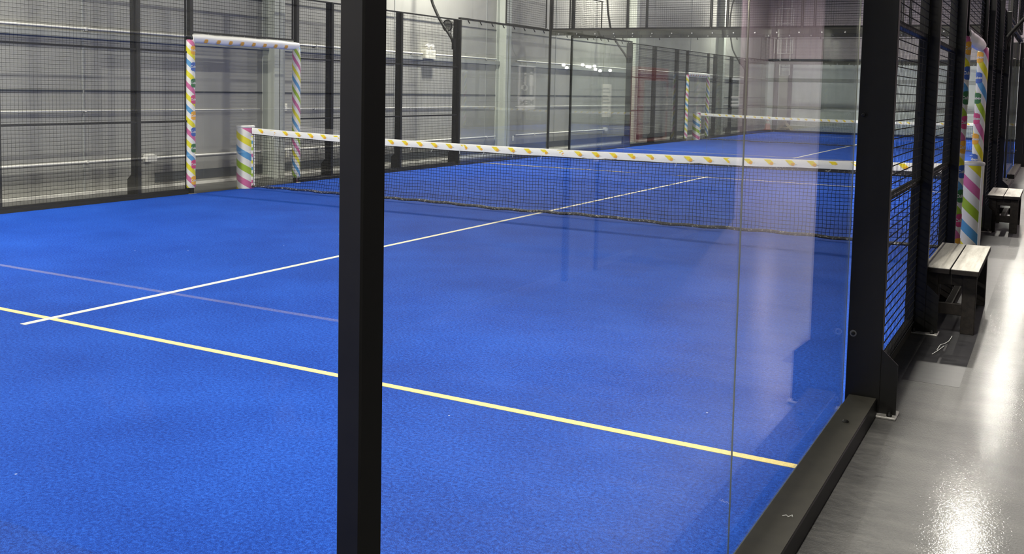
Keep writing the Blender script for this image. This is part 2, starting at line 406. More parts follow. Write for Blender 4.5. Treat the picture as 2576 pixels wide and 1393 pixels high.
# far end of the building
t = empty('access_ladder', (-5.2, YF - .25, 2.5), 'white steel access ladder with safety cage on the far wall', 'ladder')
for sx in (-.22, .22):
    m = MB(); m.box((sx - .025, -.03, 0), (sx + .025, .03, 5.0)); m.build('rail', M['white_paint'], t)
for k in range(16):
    m = MB(); m.tube([(-.22, 0, .15 + k * .3), (.22, 0, .15 + k * .3)], .014, 6); m.build('rung', M['column_grey'], t)
for k in range(4):
    z = .95 + k * .66; m = MB()
    m.tube([(-.36 + .0, 0, z), (-.4, -.35, z), (-.2, -.62, z), (.2, -.62, z), (.4, -.35, z), (.36, 0, z)], .02, 6); m.build('cage_hoop', M['white_paint'], t)
for px, py in ((-.4, -.35), (-.2, -.62), (.2, -.62), (.4, -.35)):
    m = MB(); m.box((px - .015, py - .015, .95), (px + .015, py + .015, 2.95)); m.build('cage_bar', M['white_paint'], t)
t = empty('electrical_cabinet', (-5.23, YF - .03, 0), 'beige metal cabinet between two dark posts on the far wall', 'cabinet')
m = MB(); m.bbox((-.19, -.2, .1), (.19, 0, 2.45), .01); m.build('body', M['cabinet'], t)
m = MB(); m.bbox((-.16, -.215, .15), (.16, -.2, 2.4), .004); m.build('door', M['cabinet'], t)
for sx, wd in ((-.38, .17), (.26, .13)):
    m = MB(); m.box((sx - wd / 2 + .02, -.16, 0), (sx + wd / 2 + .02, 0, 3.1)); m.build('post', M['black'], t)
t = empty('traffic_cone', (-5.72, 43.2, -.01), 'orange traffic cone with a white band past the far court', 'cone')
m = MB(); m.bbox((-.17, -.17, 0), (.17, .17, .04), .01); m.build('base', M['cone'], t)
m = MB(); m.lathe([(.15, .04), (.11, .26), (.10, .30)], n=20); m.lathe([(.068, .42), (.05, .5), (.03, .66), (.026, .67)], n=20); m.build('body', M['cone'], t)
m = MB(); m.lathe([(.10, .30), (.068, .42)], n=20); m.build('reflective_band', M['white_paint'], t)
t = empty('folding_ramp', (-5.0, 43.5, -.01), 'beige plywood A-shaped stand on the floor behind the far court', 'stand')
m = MB(); m.prism([(-.40, 0), (-.05, .43), (.03, .43), (0, .33), (-.27, 0)], 'y', -.15, .12); m.build('side_board', M['ply'], t)
m = MB(); m.prism([(.0, .43), (.36, .05), (.48, 0), (.3, 0), (-.02, .34)], 'y', -.14, .14); m.build('side_board', M['ply'], t)
m = MB(); m.bbox((-.2, -.12, .1), (.2, .1, .15), .004); m.build('brace', M['ply'], t)

# washroom board, read the right way round here and mirrored in the far side glass of the near court
def sign_board(name, x, y, z0, w, h, label):
    t = empty(name, (x, y, z0), label, 'sign'); t.rotation_euler.z = -PI / 2; t.scale = (.27, .27, .139)
    m = MB(); m.bbox((-w / 2, 0, 0), (w / 2, .03, h), .006); m.build('board', M['white_paint'], t)
    m = MB(); m.box((-w / 2 + .07, -.006, h * .30), (w / 2 - .07, 0, h - .09)); m.build('pictogram_panel', M['sign_dark'], t)
    zb = h * .30; ph = h * .66
    m = MB(); cx = -w * .22    # standing man
    m.lathe([(.001, -.014), (.055, -.014), (.055, -.008), (.001, -.008)], (cx, 0, zb + ph * .83), 20, 0, 'y', False)
    m.prism([(cx - .12, zb + ph * .38), (cx - .12, zb + ph * .7), (cx - .09, zb + ph * .745), (cx + .09, zb + ph * .745), (cx + .12, zb + ph * .7), (cx + .12, zb + ph * .38), (cx + .085, zb + ph * .38), (cx + .085, zb + ph * .6), (cx + .07, zb + ph * .6), (cx + .07, zb + ph * .06), (cx + .01, zb + ph * .06), (cx + .01, zb + ph * .36), (cx - .01, zb + ph * .36), (cx - .01, zb + ph * .06), (cx - .07, zb + ph * .06), (cx - .07, zb + ph * .6), (cx - .085, zb + ph * .6), (cx - .085, zb + ph * .38)], 'y', -.014, -.008)
    m.build('man_pictogram', M['white_paint'], t)
    m = MB(); cx = w * .17; zc = zb + ph * .3
    m.tube([(cx + .13 * math.cos(a), -.012, zc + .15 * math.sin(a)) for a in [math.radians(d) for d in range(100, 381, 14)]], .016, 6)
    m.tube([(cx - .02, -.012, zb + ph * .7), (cx - .02, -.012, zc + .14), (cx + .12, -.012, zc + .14), (cx + .17, -.012, zc - .06), (cx + .22, -.012, zc - .07)], .019, 6)
    m.tube([(cx - .02, -.012, zc + .26), (cx + .09, -.012, zc + .26)], .015, 6)
    m.lathe([(.001, -.014), (.05, -.014), (.05, -.008), (.001, -.008)], (cx - .02, 0, zb + ph * .78), 20, 0, 'y', False)
    m.build('wheelchair_pictogram', M['white_paint'], t)
    text_mesh('MEN', h * .17, lambda p: Vector((p.x, -.006, p.y + h * .16)), 'lettering', M['ink'], t, bold=.012)
sign_board('washroom_sign', 7.74, 5.545, 1.45, 1.0, 2.46, 'washroom sign with wheelchair and man pictograms above MEN, mirrored in the glass')
t = empty('notice_board', (7.745, 7.03, 1.37), 'cream printed notice beside the corridor doors, seen as a reflection', 'notice board')
m = MB(); m.bbox((-.02, -.11, 0), (0, .11, .30), .004); m.build('board', M['cream_plastic'], t)
for k in range(8):
    m = MB(); m.box((-.022, -.08, .03 + k * .032), (-.02, .08 - .03 * (k % 3), .042 + k * .032)); m.build('printed_line', M['galv'], t)
t = empty('notice_board', (7.745, 11.05, 1.45), 'narrow white framed notice at the end of the corridor wall', 'notice board')
m = MB(); m.bbox((-.02, -.17, 0), (0, .17, .36), .004); m.build('board', M['sign_dark'], t)
m = MB(); m.box((-.026, -.17, .33), (-.02, .17, .36)); m.box((-.026, .14, 0), (-.02, .17, .33)); m.box((-.026, -.17, .10), (-.02, .14, .13)); m.box((-.026, -.17, 0), (-.02, .14, .03)); m.box((-.026, -.17, .05), (-.02, .14, .07)); m.build('white_frame', M['white_paint'], t)
t = empty('wall_cabinet', (7.745, 8.02, 1.12), 'red framed cabinet hung on the corridor wall between doors, seen as a reflection', 'cabinet')
m = MB(); m.bbox((-.10, -.38, 0), (0, .38, .73), .006); m.build('body', M['red_frame'], t)
m = MB(); m.bbox((-.112, -.28, .04), (-.10, .31, .60), .003); m.build('front_panel', M['galv_dull'], t)
m = MB(); m.tube([(-.13, .27, .3), (-.13, .27, .45)], .01, 8); m.build('handle', M['galv'], t)
SP = [(6.09, 1.815), (6.15, 1.794), (6.455, 1.827), (6.55, 1.816), (6.60, 1.814), (6.70, 1.824), (6.72, 1.797), (6.82, 1.786), (7.04, 1.795)]
for y, z in SP:
    t = empty('bulb', (7.70, y, z), 'small bright round bulb in the scattered row over the corridor doors', 'bulb', 'small bulbs over the corridor doors')
    m = MB(); m.lathe([(.003, -.012), (.009, -.009), (.012, 0), (.009, .009), (.003, .012)], n=12); m.build('glass_globe', M['bulb'], t)
    m = MB(); m.tube([(.01, 0, 0), (.049, 0, 0)], .006, 6); m.build('stem', M['black'], t)

# ------------------------------------------------------------------ courts
GR = {0.0: 'near', 21.2: 'far', -21.0: 'back'}
def turf(y0):
    t = empty('padel_turf', (0, y0 + 10, 0), {'near': 'bright blue carpet turf of the near padel court', 'far': 'bright blue carpet turf of the far padel court', 'back': 'bright blue carpet turf of the court behind'}[GR[y0]], 'turf')
    m = MB(); m.box((-5.02, -10, -.01), (5.02, 10, 0)); m.build('carpet', M['turf'], t)
    for s in (-1, 1):
        m = MB(); m.box((-5.0, s * 6.95 - .025, 0), (5.0, s * 6.95 + .025, .002)); m.build('service_line', M['line_cream'], t)
        m = MB(); m.box((-.025, 0, 0), (.025, s * 7.15, .0025)); m.build('centre_line', M['line_white'], t)
for y0 in (0.0, 21.2, -21.0): turf(y0)

def top_z(x): return .852 + .0031 * x * x
def net(y0):
    g = GR[y0]
    t = empty('padel_net', (0, y0 + 10, 0), {'near': 'black net with white printed top band across the near court', 'far': 'black net with white printed top band across the far court', 'back': 'black net of the court behind'}[g], 'net')
    step = .0445 if g == 'near' else .05
    n = int(9.8 / step); m = MB(); r = .0026 if g == 'near' else .0024
    rows = 18
    def zrow(x, k):
        f = k / rows; b = .045 + .006 * math.sin(x * 3.1) + .004 * math.sin(x * 9.7)
        return b + (top_z(x) - .085 - b) * (f ** .93)
    def yoff(x, z): return -.035 * math.sin(PI * min(1, z / .85)) * math.sin(x * .7 + .5) - .02 * max(0, .12 - z) / .12
    xs = [-4.88 + i * (9.76 / n) for i in range(n + 1)]
    for i, x in enumerate(xs):          # upright cords, one knot to the next
        pv = [(x + .004 * math.sin(k * 1.3 + i), yoff(x, zrow(x, k)), zrow(x, k)) for k in range(0, rows + 1, 3)]
        m.tube(pv, r, 4, 0, False, False)
    for k in range(rows + 1):
        pv = [(x, yoff(x, zrow(x, k)), zrow(x, k) - .0025 * (j % 2)) for j, x in enumerate(xs)]
        m.tube(pv, r, 4, 0, False, False)
    m.build('netting', M['cord'], t, fix=False)
    # bottom hem, wavy and scuffed
    m = MB(); pv = []
    for i in range(121):
        x = -4.88 + i * 9.76 / 120
        pv.append((x, -.03 + .012 * math.sin(x * 2.3) + .006 * math.sin(x * 11), .032 + .014 * abs(math.sin(x * 1.35 + .6)) + .005 * math.sin(x * 13)))
    m.tube(pv, .021, 6); m.build('bottom_hem', M['hem'], t)
    # printed band folded over the cable
    m = MB(); N = 160
    prof = [(-.012, -.092), (-.014, -.06), (-.013, -.02), (-.008, -.004), (0, 0), (.008, -.004), (.013, -.02), (.014, -.06), (.012, -.092)]
    vs = []
    for i in range(N + 1):
        x = -4.9 + 9.8 * i / N
        for (y, z) in prof:
            wv = .003 * math.sin(x * 17 + z * 40) * (1 if z < -.01 else 0) + .002 * math.sin(x * 41)
            vs.append((x, y * (1.1 + .25 * math.sin(x * 5.3)) + wv, top_z(x) + z + (.003 * math.sin(x * 6.1) if z < -.08 else 0)))
    P = len(prof)
    m.add(vs, [(i * P + k, (i + 1) * P + k, (i + 1) * P + k + 1, i * P + k + 1) for i in range(N) for k in range(P - 1)], 0, True)
    m.build('top_band', M['sleeve_white'], t, fix=False)
    m = MB(); m.tube([(-4.9 + i * .49, 0, top_z(-4.9 + i * .49) - .1) for i in range(21)], .006, 6); m.build('head_cord', M['cord'], t)
    if g == 'near':
        m = MB()
        vs = []
        for i in range(31):
            x = 1.6 + i * .11; d = min(1, i / 22); vs += [(x, -.006, top_z(x) - .094), (x, -.006, top_z(x) - .10 - .035 * d)]
        m.add(vs, [(2 * i, 2 * i + 1, 2 * i + 3, 2 * i + 2) for i in range(30)], 0); m.build('old_tape', M['hem'], t, fix=False)
        for x in (-1.95, -1.6, -1.16, -.78, -.34, .08, -4.45, 1.9):
            m = MB(); z = top_z(x) - .085
            m.tube([(x, -.02, z + .02), (x + .004, -.03, z - .012), (x + random.uniform(-.02, .02), -.035, z - .05)], .0025, 5); m.build('zip_tie', M['strap'], t)
    # printed marks: yellow slanted patch with an orange ball
    side = (-1, 1) if g == 'near' else (-1,)
    k = 0; x = -4.72
    while x < 4.8:
        for sd in side:
            yy = sd * .0185; z = top_z(x)
            m = MB(); q = [(x - .055, z - .012), (x + .02, z - .010), (x + .062, z - .045), (x + .045, z - .066), (x + .008, z - .066), (x - .02, z - .04)]
            m.add([(a, yy, b) for a, b in q], [tuple(range(6))]); o = m.build('printed_mark', M['yellow'], t, fix=False)
            m = MB(); q = [(x + .036 + .022 * math.cos(a), z - .055 + .017 * math.sin(a)) for a in [2 * PI * j / 12 for j in range(12)]]
            m.add([(a, yy + sd * .001, b) for a, b in q], [tuple(range(12))]); m.build('printed_ball', M['orange'], o, fix=False)
            if g == 'near' and sd == -1:
                m = MB(); m.box((x + .066, yy - .0005, z - .056), (x + .084, yy + .0005, z - .052)); m.build('printed_dash', M['column'], o)
        x += .2415; k += 1
    # side lacing by the posts
    for s in (-1, 1):
        m = MB(); m.tube([(s * 4.9, 0, .03), (s * 4.9, 0, .80)], .014, 10); m.build('lacing_sleeve', STR_LACE, t)
        for j in range(6):
            m = MB(); m.tube([(s * 4.9, -.014, .1 + j * .13), (s * 4.955, -.01, .105 + j * .13)], .004, 5); m.build('zip_tie', M['strap'], t)
STR_LACE = mat_stripes('striped_lacing', .1, .01, 0)
for y0 in (0.0, 21.2, -21.0): net(y0)

STR_POST = {-1: mat_stripes('striped_post_sleeve_wall_side', .2125, .075, 3.456), 1: mat_stripes('striped_post_sleeve_corridor_side', .234, .107, 3.652, ('Y', 'P', 'G', 'B'))}
def net_post(y0, s):
    lab = {('near', -1): 'round net post in candy-striped sleeve before the grey wall', ('near', 1): 'round net post in candy-striped sleeve behind the near bench',
           ('far', -1): 'round candy-striped net post of the far court by its wall gate', ('far', 1): 'round candy-striped net post of the far court on the corridor side'}[(GR[y0], s)]
    cx = -5.04 if s < 0 else 5.14
    t = empty('net_post', (cx, y0 + 10, -.01), lab, 'post', 'striped net posts')
    R = .133 if s < 0 else .118
    m = MB(); m.lathe([(R * .98, 0), (R, .02), (R, .94)], n=40); m.build('padded_sleeve', STR_POST[s], t)
    m = MB(); m.lathe([(R, .935), (R * 1.05, .94), (R * 1.06, .955), (R * 1.03, .966), (R * .9, .972)], n=40); m.build('cap', M['white_paint'], t)
    m = MB(); m.box((R * .9, -.02, .02), (R + .004, .02, .93)); o = m.build('seam_flap', M['sleeve_white'], t)
    o.rotation_euler.z = math.radians(-28 if s > 0 else 30)

def patch(m, R, a0, z0, hw, hh, rad, e=.0015):
    """rounded square laid on a sleeve of radius R"""
    nu, nv = 8, 9; pts = []
    for j in range(nv):
        v = -1 + 2 * j / (nv - 1); y = hh * v
        dy = max(0, abs(y) - (hh - rad)); w = hw - rad + math.sqrt(max(0, rad * rad - dy * dy))
        for i in range(nu):
            x = w * (-1 + 2 * i / (nu - 1)); a = a0 + x / R
            pts.append(((R + e) * math.cos(a), (R + e) * math.sin(a), z0 + y))
    m.add(pts, [(j * nu + i, j * nu + i + 1, (j + 1) * nu + i + 1, (j + 1) * nu + i) for j in range(nv - 1) for i in range(nu - 1)], 0, True)

LOGO = ('orange_logo', 'blue_logo', 'green_logo', 'magenta_logo')
STR_PAD = {(0, -1): mat_stripes('pad_stripes_a', .165, .06, .17, ('Y', 'B', 'Y', 'P')), (1, -1): mat_stripes('pad_stripes_b', .17, .10, 3.25, ('P', 'Y', 'B', 'G')),
           (0, 1): mat_stripes('pad_stripes_c', .2319, .06, .3, ('Y', 'B', 'G', 'P')), (1, 1): mat_stripes('pad_stripes_d', .2319, .10, .17, ('Y', 'B', 'G', 'P'))}
def gate(y0, s):
    g = GR[y0]; side = 'grey wall' if s < 0 else 'corridor'
    for idx, yy in ((0, 8.93), (1, 11.14)):
        which = 'first' if idx == 0 else 'second'
        cx = s * 5.05 if s < 0 else (5.085 if idx == 0 else 5.11)
        t = empty('gate_post', (cx, y0 + yy, 0), '%s slim gate post of the %s court in striped padding, %s side' % ('nearer' if idx == 0 else 'farther', g, side), 'post', 'striped gate posts')
        m = MB(); m.bbox((-.035, -.03, 0), (.035, .03, 3.0), .003); m.build('upright', M['black'], t)
        m = MB(); m.bbox((-.06, -.06, -.01), (.06, .06, .004), .003); m.build('base_plate', M['galv'], t)
        R = .066 if s < 0 else .06
        b = MB(); pts = []
        prof = [(R * .9, .085)] + [(R * (1 + .03 * math.sin(k * 2.1 + idx)), .1 + k * .1) for k in range(21)] + [(R * .93, 2.19), (R * .7, 2.2)]
        b.lathe(prof, n=28); b.build('padded_sleeve', STR_PAD[(idx, s)], t)
        # printed rounded squares with lettering
        if g == 'near':
            a0 = {(0, -1): .15, (1, -1): -2.6, (0, 1): -.55, (1, 1): -2.3}[(idx, s)]
            nlog = {(0, -1): 9, (1, -1): 0, (0, 1): 9, (1, 1): 9}[(idx, s)]
            for k in range(nlog):
                z = 2.085 - k * .2319 if s > 0 else 2.05 - k * .2319
                mm = MB(); patch(mm, R * 1.03, a0, z, .052, .062, .025)
                o = mm.build('printed_badge', M[LOGO[k % 4]], t, fix=False)
                text_mesh('Cubex', .042, lambda p, a0=a0, z=z: Vector(((R * 1.03 + .004) * math.cos(a0 + p.x / R), (R * 1.03 + .004) * math.sin(a0 + p.x / R), z + p.y)), 'lettering', M['white_paint'], o, bold=.0012)
            for k in range(9 if idx == 0 else 5):
                m = MB(); z = .25 + k * .24; a = PI if s > 0 else PI * .9
                m.tube([(R * math.cos(-2.4), R * math.sin(-2.4), z), ((R + .03) * math.cos(-2.6), (R + .03) * math.sin(-2.6), z - .005)], .003, 5); m.build('zip_tie', M['strap'], t)
    cx = s * 5.05 if s < 0 else 5.08
    t = empty('gate_bar_pad', (cx, y0 + 8.96, 2.22), 'white padded crossbar over the %s court gate on the %s side' % (g, side), 'bar padding', 'white gate bar padding')
    m = MB(); R = .068; pts = [(0, -.02 + i * .222, .004 * math.sin(i * 1.9)) for i in range(11)]
    m.tube(pts, [R * .95] + [R * (1 + .04 * math.sin(i * 2.7)) for i in range(1, 10)] + [R * .86], 20); m.build('padded_sleeve', M['sleeve_white'], t)
    m = MB(); m.tube([(0, -.06, 0), (0, -.019, 0)], .05, 16); m.build('bar_end', M['black'], t)
    for k in range(8):
        yy = .21 + k * .2377; aa = -s * 0 ; m = MB()
        q = []
        for j in range(5):
            v = -1 + 2 * j / 4
            for i in range(5):
                u = -1 + 2 * i / 4; an = (.0 if s < 0 else PI) + (-.5 + .42 * v) * (1 if s < 0 else -1)
                q.append(((R + .006) * math.cos(an), yy + .035 * u * (1 - .25 * v * v), (R + .006) * math.sin(an)))
        m.add(q, [(j * 5 + i, j * 5 + i + 1, (j + 1) * 5 + i + 1, (j + 1) * 5 + i) for j in range(4) for i in range(4)], 0, True); m.build('printed_mark', M['orange_logo'], t, fix=False)
        m = MB(); m.tube([(0, yy + .1, R + .002), (.004, yy + .105, R + .018)], .003, 5); m.build('zip_tie', M['strap'], t)

ORD = {4: 'post between near glass and mesh', 6: 'second mesh post', 8: 'third mesh post, just before the gate', 12: 'first mesh post past the gate', 14: 'second mesh post past the gate', 16: 'post where mesh meets far glass'}
def side_name(s): return 'grey wall side' if s < 0 else 'corridor side'
def fence_post(y0, s, y, top=3.0):
    g = GR[y0]
    t = empty('fence_post', (s * 5.105, y0 + y, -.01), 'black fence %s, %s court, %s' % (ORD[y], g, side_name(s)), 'post', 'black fence posts')
    m = MB(); w = .08
    x0, x1 = (-.095, .075) if y in (4, 16) else (-.068, .065)
    if s < 0: x0, x1 = -x1, -x0
    m.bbox((x0, 0, .01), (x1, .012, top), .002)                   # broad web facing along the court
    m.bbox((x0, .012, .01), (x0 + .006, .06, top), .001); m.bbox((x1 - .006, .012, .01), (x1, .06, top), .001)
    m.build('upright', M['black'], t)
    xo = x1 if s > 0 else x0
    m = MB(); m.prism([(xo - s * .02, 0.012), (xo - s * .02, .345), (xo, .345), (xo + s * .082, .27), (xo + s * .082, .012)], 'y', .004, .010); m.build('gusset', M['black'], t)
    m = MB(); m.bbox((min(x0, xo) - (0.09 if s < 0 else 0), -.05, 0), (max(x1, xo) + (.09 if s > 0 else 0), .09, .012), .003); o = m.build('base_plate', M['galv'], t)
    for bx in (xo + s * .055, (x0 + x1) / 2):
        m = MB(); m.lathe([(.014, .012), (.014, .024), (.008, .026), (.008, .04)], (bx, -.025, 0), 8); m.build('anchor_bolt', M['black'], o)
    if y in (4, 16, 6):
        for z in (.05, .407, 1.53, 2.6):
            m = MB(); xx = (x0 if s > 0 else x1) + s * .027
            m.lathe([(.017, -.003), (.017, .0)], (xx, 0, z), 16, 0, 'y'); o = m.build('washer', M['galv_dull'] if y == 4 and z < 1 else M['black'], t)
            m = MB(); m.lathe([(.007, -.011), (.010, -.009), (.010, -.003)], (xx, 0, z), 12, 0, 'y'); m.build('bolt_head', M['black'], o)

def corner_post(y0, s, end):
    g = GR[y0]; y = y0 + (0 if not end else 20)
    t = empty('corner_post', (s * 4.9885, y, -.01), 'black square corner post of the %s court, %s end, %s' % (g, 'far' if end else 'near', side_name(s)), 'post', 'square corner posts')
    m = MB(); ya, yb = (-.03, .027) if not end else (-.027, .03)
    m.bbox((-.0225, ya, 0), (.0225, yb, 4.0), .003); m.build('upright', M['black'], t)
    m = MB(); m.bbox((-.07, ya - .04, 0), (.07, yb + .04, .012), .003); m.build('base_plate', M['galv'], t)

def glass_panel(name_lab, a, b, z1=3.0, group='side glass panes'):
    """upright pane between two ground points; 12 mm thick, polished edges"""
    (xa, ya), (xb, yb) = a, b
    o_ = empty('glass_panel', ((xa + xb) / 2, (ya + yb) / 2, 0), name_lab, 'glass panel', group)
    m = MB(); hx, hy = abs(xb - xa) / 2, abs(yb - ya) / 2
    if hx < .01: hx = .0024
    else: hy = .0024
    n0 = len(m.f); m.box((-hx, -hy, .02), (hx, hy, z1))
    m.mi = [1, 1, 0, 1, 0, 1] if hy < .01 else [1, 1, 1, 0, 1, 0]
    m.build('pane', [M['glass'], M['edge']], o_)
    return o_

def wire_mesh(m, s_axis, fixed, a, b, z0, z1, step=.05, r=.0024):
    """welded wire: uprights and crosswires of a panel lying along y (s_axis='y') or along x"""
    n = max(1, round((b - a) / step)); k = max(1, round((z1 - z0) / step))
    for i in range(n + 1):
        t = a + (b - a) * i / n
        q = r * .38
        if s_axis == 'y': m.box((fixed - q, t - q, z0), (fixed + q, t + q, z1))
        else: m.box((t - q, fixed - q, z0), (t + q, fixed + q, z1))
    for j in range(k + 1):
        z = z0 + (z1 - z0) * j / k
        if s_axis == 'y': m.box((fixed + .6 * r, a, z - r), (fixed + 2.6 * r, b, z + r))
        else: m.box((a, fixed + .6 * r, z - r), (b, fixed + 2.6 * r, z + r))

def mesh_panel(y0, s, a, b, z0, z1, what):
    g = GR[y0]
    t = empty('mesh_panel', (s * 5.1, y0 + (a + b) / 2, 0), 'black wire mesh %s, %s court, %s' % (what, g, side_name(s)), 'mesh panel', 'black wire mesh panels')
    h = (b - a) / 2 - .006
    m = MB(); wire_mesh(m, 'y', 0, -h, h, z0 + .02, z1 - .01); m.build('wire_mesh', M['cord'], t, fix=False)
    rails = [z0 + .0, z1 - .025] + [z for z in (1.03, 2.01) if z0 < z < z1]
    for z in rails:
        m = MB(); m.bbox((-s * .056, -h, z), (-s * .002, h, z + .024), .003); m.build('rail', M['black'], t)
    for y in (-h, h - .02):
        m = MB(); m.bbox((-s * .03, y, z0), (-s * .002, y + .02, z1), .002); m.build('stile', M['black'], t)

def end_mesh(y0, end, x0, x1, k):
    y = y0 + (20 if end else 0); g = GR[y0]
    t = empty('mesh_panel', ((x0 + x1) / 2, y, 0), 'wire mesh above the %s glass of the %s court, %s' % ('far' if end else 'near', g, ('by the grey wall', 'next to the wall section', 'in the middle', 'next to the corridor section', 'by the corridor')[k]), 'mesh panel', 'mesh above the end glass')
    h = (x1 - x0) / 2 - .006
    m = MB(); wire_mesh(m, 'x', 0, -h, h, 3.06, 3.98, .05, .0024); m.build('wire_mesh', M['cord'], t, fix=False)
    for z in (3.04, 3.97):
        m = MB(); m.bbox((-h, .002, z), (h, .03, z + .03), .003); m.build('rail', M['black'], t)
    for x in (-h, h - .025):
        m = MB(); m.bbox((x, .002, 3.04), (x + .025, .03, 4.0), .002); m.build('stile', M['black'], t)

def rail_end(y0, end):
    y = y0 + (20 if end else 0); g = GR[y0]; o = 1 if end else -1
    t = empty('top_rail', (0, y, 2.9), 'black rail with bright bolts atop the %s end glass of the %s court' % ('far' if end else 'near', g), 'rail', 'rails over the end glass')
    m = MB(); m.bbox((-4.96, o * .008, 0), (4.96, o * .05, .14), .004); m.build('beam', M['dusty'], t)
    for i in range(21):
        x = -4.75 + i * .475
        m = MB(); m.lathe([(.016, -.02), (.016, -.012), (.010, -.008)], (x, -.002 if o > 0 else -.06, .035), 10, 0, 'y'); m.build('bolt', M['bolt'], t)
        if i % 2 == 0:
            m = MB(); m.tube([(x + .2, o * .02, 0), (x + .2, o * .02, -.03), (x + .215, o * .02, -.045)], .013, 8); m.build('clip', M['black'], t)
    t = empty('base_rail', (0, y, -.01), 'black base rail under the %s glass of the %s court' % ('far' if end else 'near', g), 'rail', 'base rails under the end glass')
    m = MB(); m.bbox((-4.9, o * .03, 0), (4.9, o * .16, .09), .004); m.build('beam', M['black'], t)

def rail_side(y0, s, a, b, glass, lab):
    t = empty('base_rail', (s * 5.1, y0 + (a + b) / 2, -.01), lab, 'rail', 'base rails along the sides')
    h = (b - a) / 2
    m = MB()
    if glass: m.bbox((-s * .07, -h, 0), (s * .072, h, .086), .004); m.box((-s * .066, -h + .004, .086), (s * .068, h - .004, .090), 1); m.build('beam', [M['black'], M['dusty']], t)
    else: m.bbox((-s * .068, -h, 0), (-s * .008, h, .06), .004); m.build('beam', M['dusty'] if s > 0 else M['black'], t)
    if glass:
        for yy in (-h + .12, h - .46):
            m = MB(); m.lathe([(.016, .09), (.016, .094), (.008, .099)], (0, yy, 0), 14); m.build('bolt', M['black'], t)

def top_rail_side(y0, s, a, b, lab):
    t = empty('top_rail', (s * 5.03, y0 + (a + b) / 2, 3.0), lab, 'rail', 'rails over the side glass')
    h = (b - a) / 2
    m = MB(); m.bbox((-.03, -h, 0), (.03, h, .04), .004); m.build('beam', M['black'], t)
    for i in range(8):
        y = -h + .3 + i * (2 * h - .6) / 7
        m = MB(); m.tube([(-s * .02, y, 0), (-s * .03, y + .02, -.04), (-s * .03, y + .05, -.06)], .012, 8); m.build('clip', M['black'], t)

def mast(y0, s, y):
    g = GR[y0]
    t = empty('light_mast', (s * 5.1, y0 + y - .1, 2.5), 'black bowed light mast of the %s court, %s side, %s end' % (g, 'wall' if s < 0 else 'corridor', 'near' if y < 10 else 'far'), 'light mast', 'bowed court light masts')
    P = [(0, 2.45), (.06, 2.62), (.31, 2.94), (.46, 3.19), (.56, 3.42), (.66, 3.95), (.69, 4.5), (.62, 5.1), (.42, 5.6), (.1, 5.93), (-.2, 6.02)]
    pts = []
    for i in range(len(P) - 1):
        p0 = P[max(i - 1, 0)]; p1 = P[i]; p2 = P[i + 1]; p3 = P[min(i + 2, len(P) - 1)]
        for q in range(4):
            u = q / 4; f = lambda a, b, c, d: .5 * (2 * b + (c - a) * u + (2 * a - 5 * b + 4 * c - d) * u * u + (3 * b - a - 3 * c + d) * u ** 3)
            pts.append((s * f(p0[0], p1[0], p2[0], p3[0]), 0, f(p0[1], p1[1], p2[1], p3[1]) - 2.5))
    pts.append((s * P[-1][0], 0, P[-1][1] - 2.5))
    m = MB(); m.tube(pts, .03, 10); m.build('bowed_pole', M['black'], t)
    m = MB(); m.bbox((-.03 - s * .0, -.03, -.12), (.03, .05, .1), .004); m.build('clamp', M['black'], t)
    m = MB(); m.bbox((-s * .2 - .17, -.25, 3.30), (-s * .2 + .17, .25, 3.40), .02); h = m.build('lamp_housing', M['black'], t)
    m = MB(); m.tube([(-s * .2, 0, 3.40), (-s * .2, 0, 3.55)], .02, 8); m.build('bracket', M['black'], h)

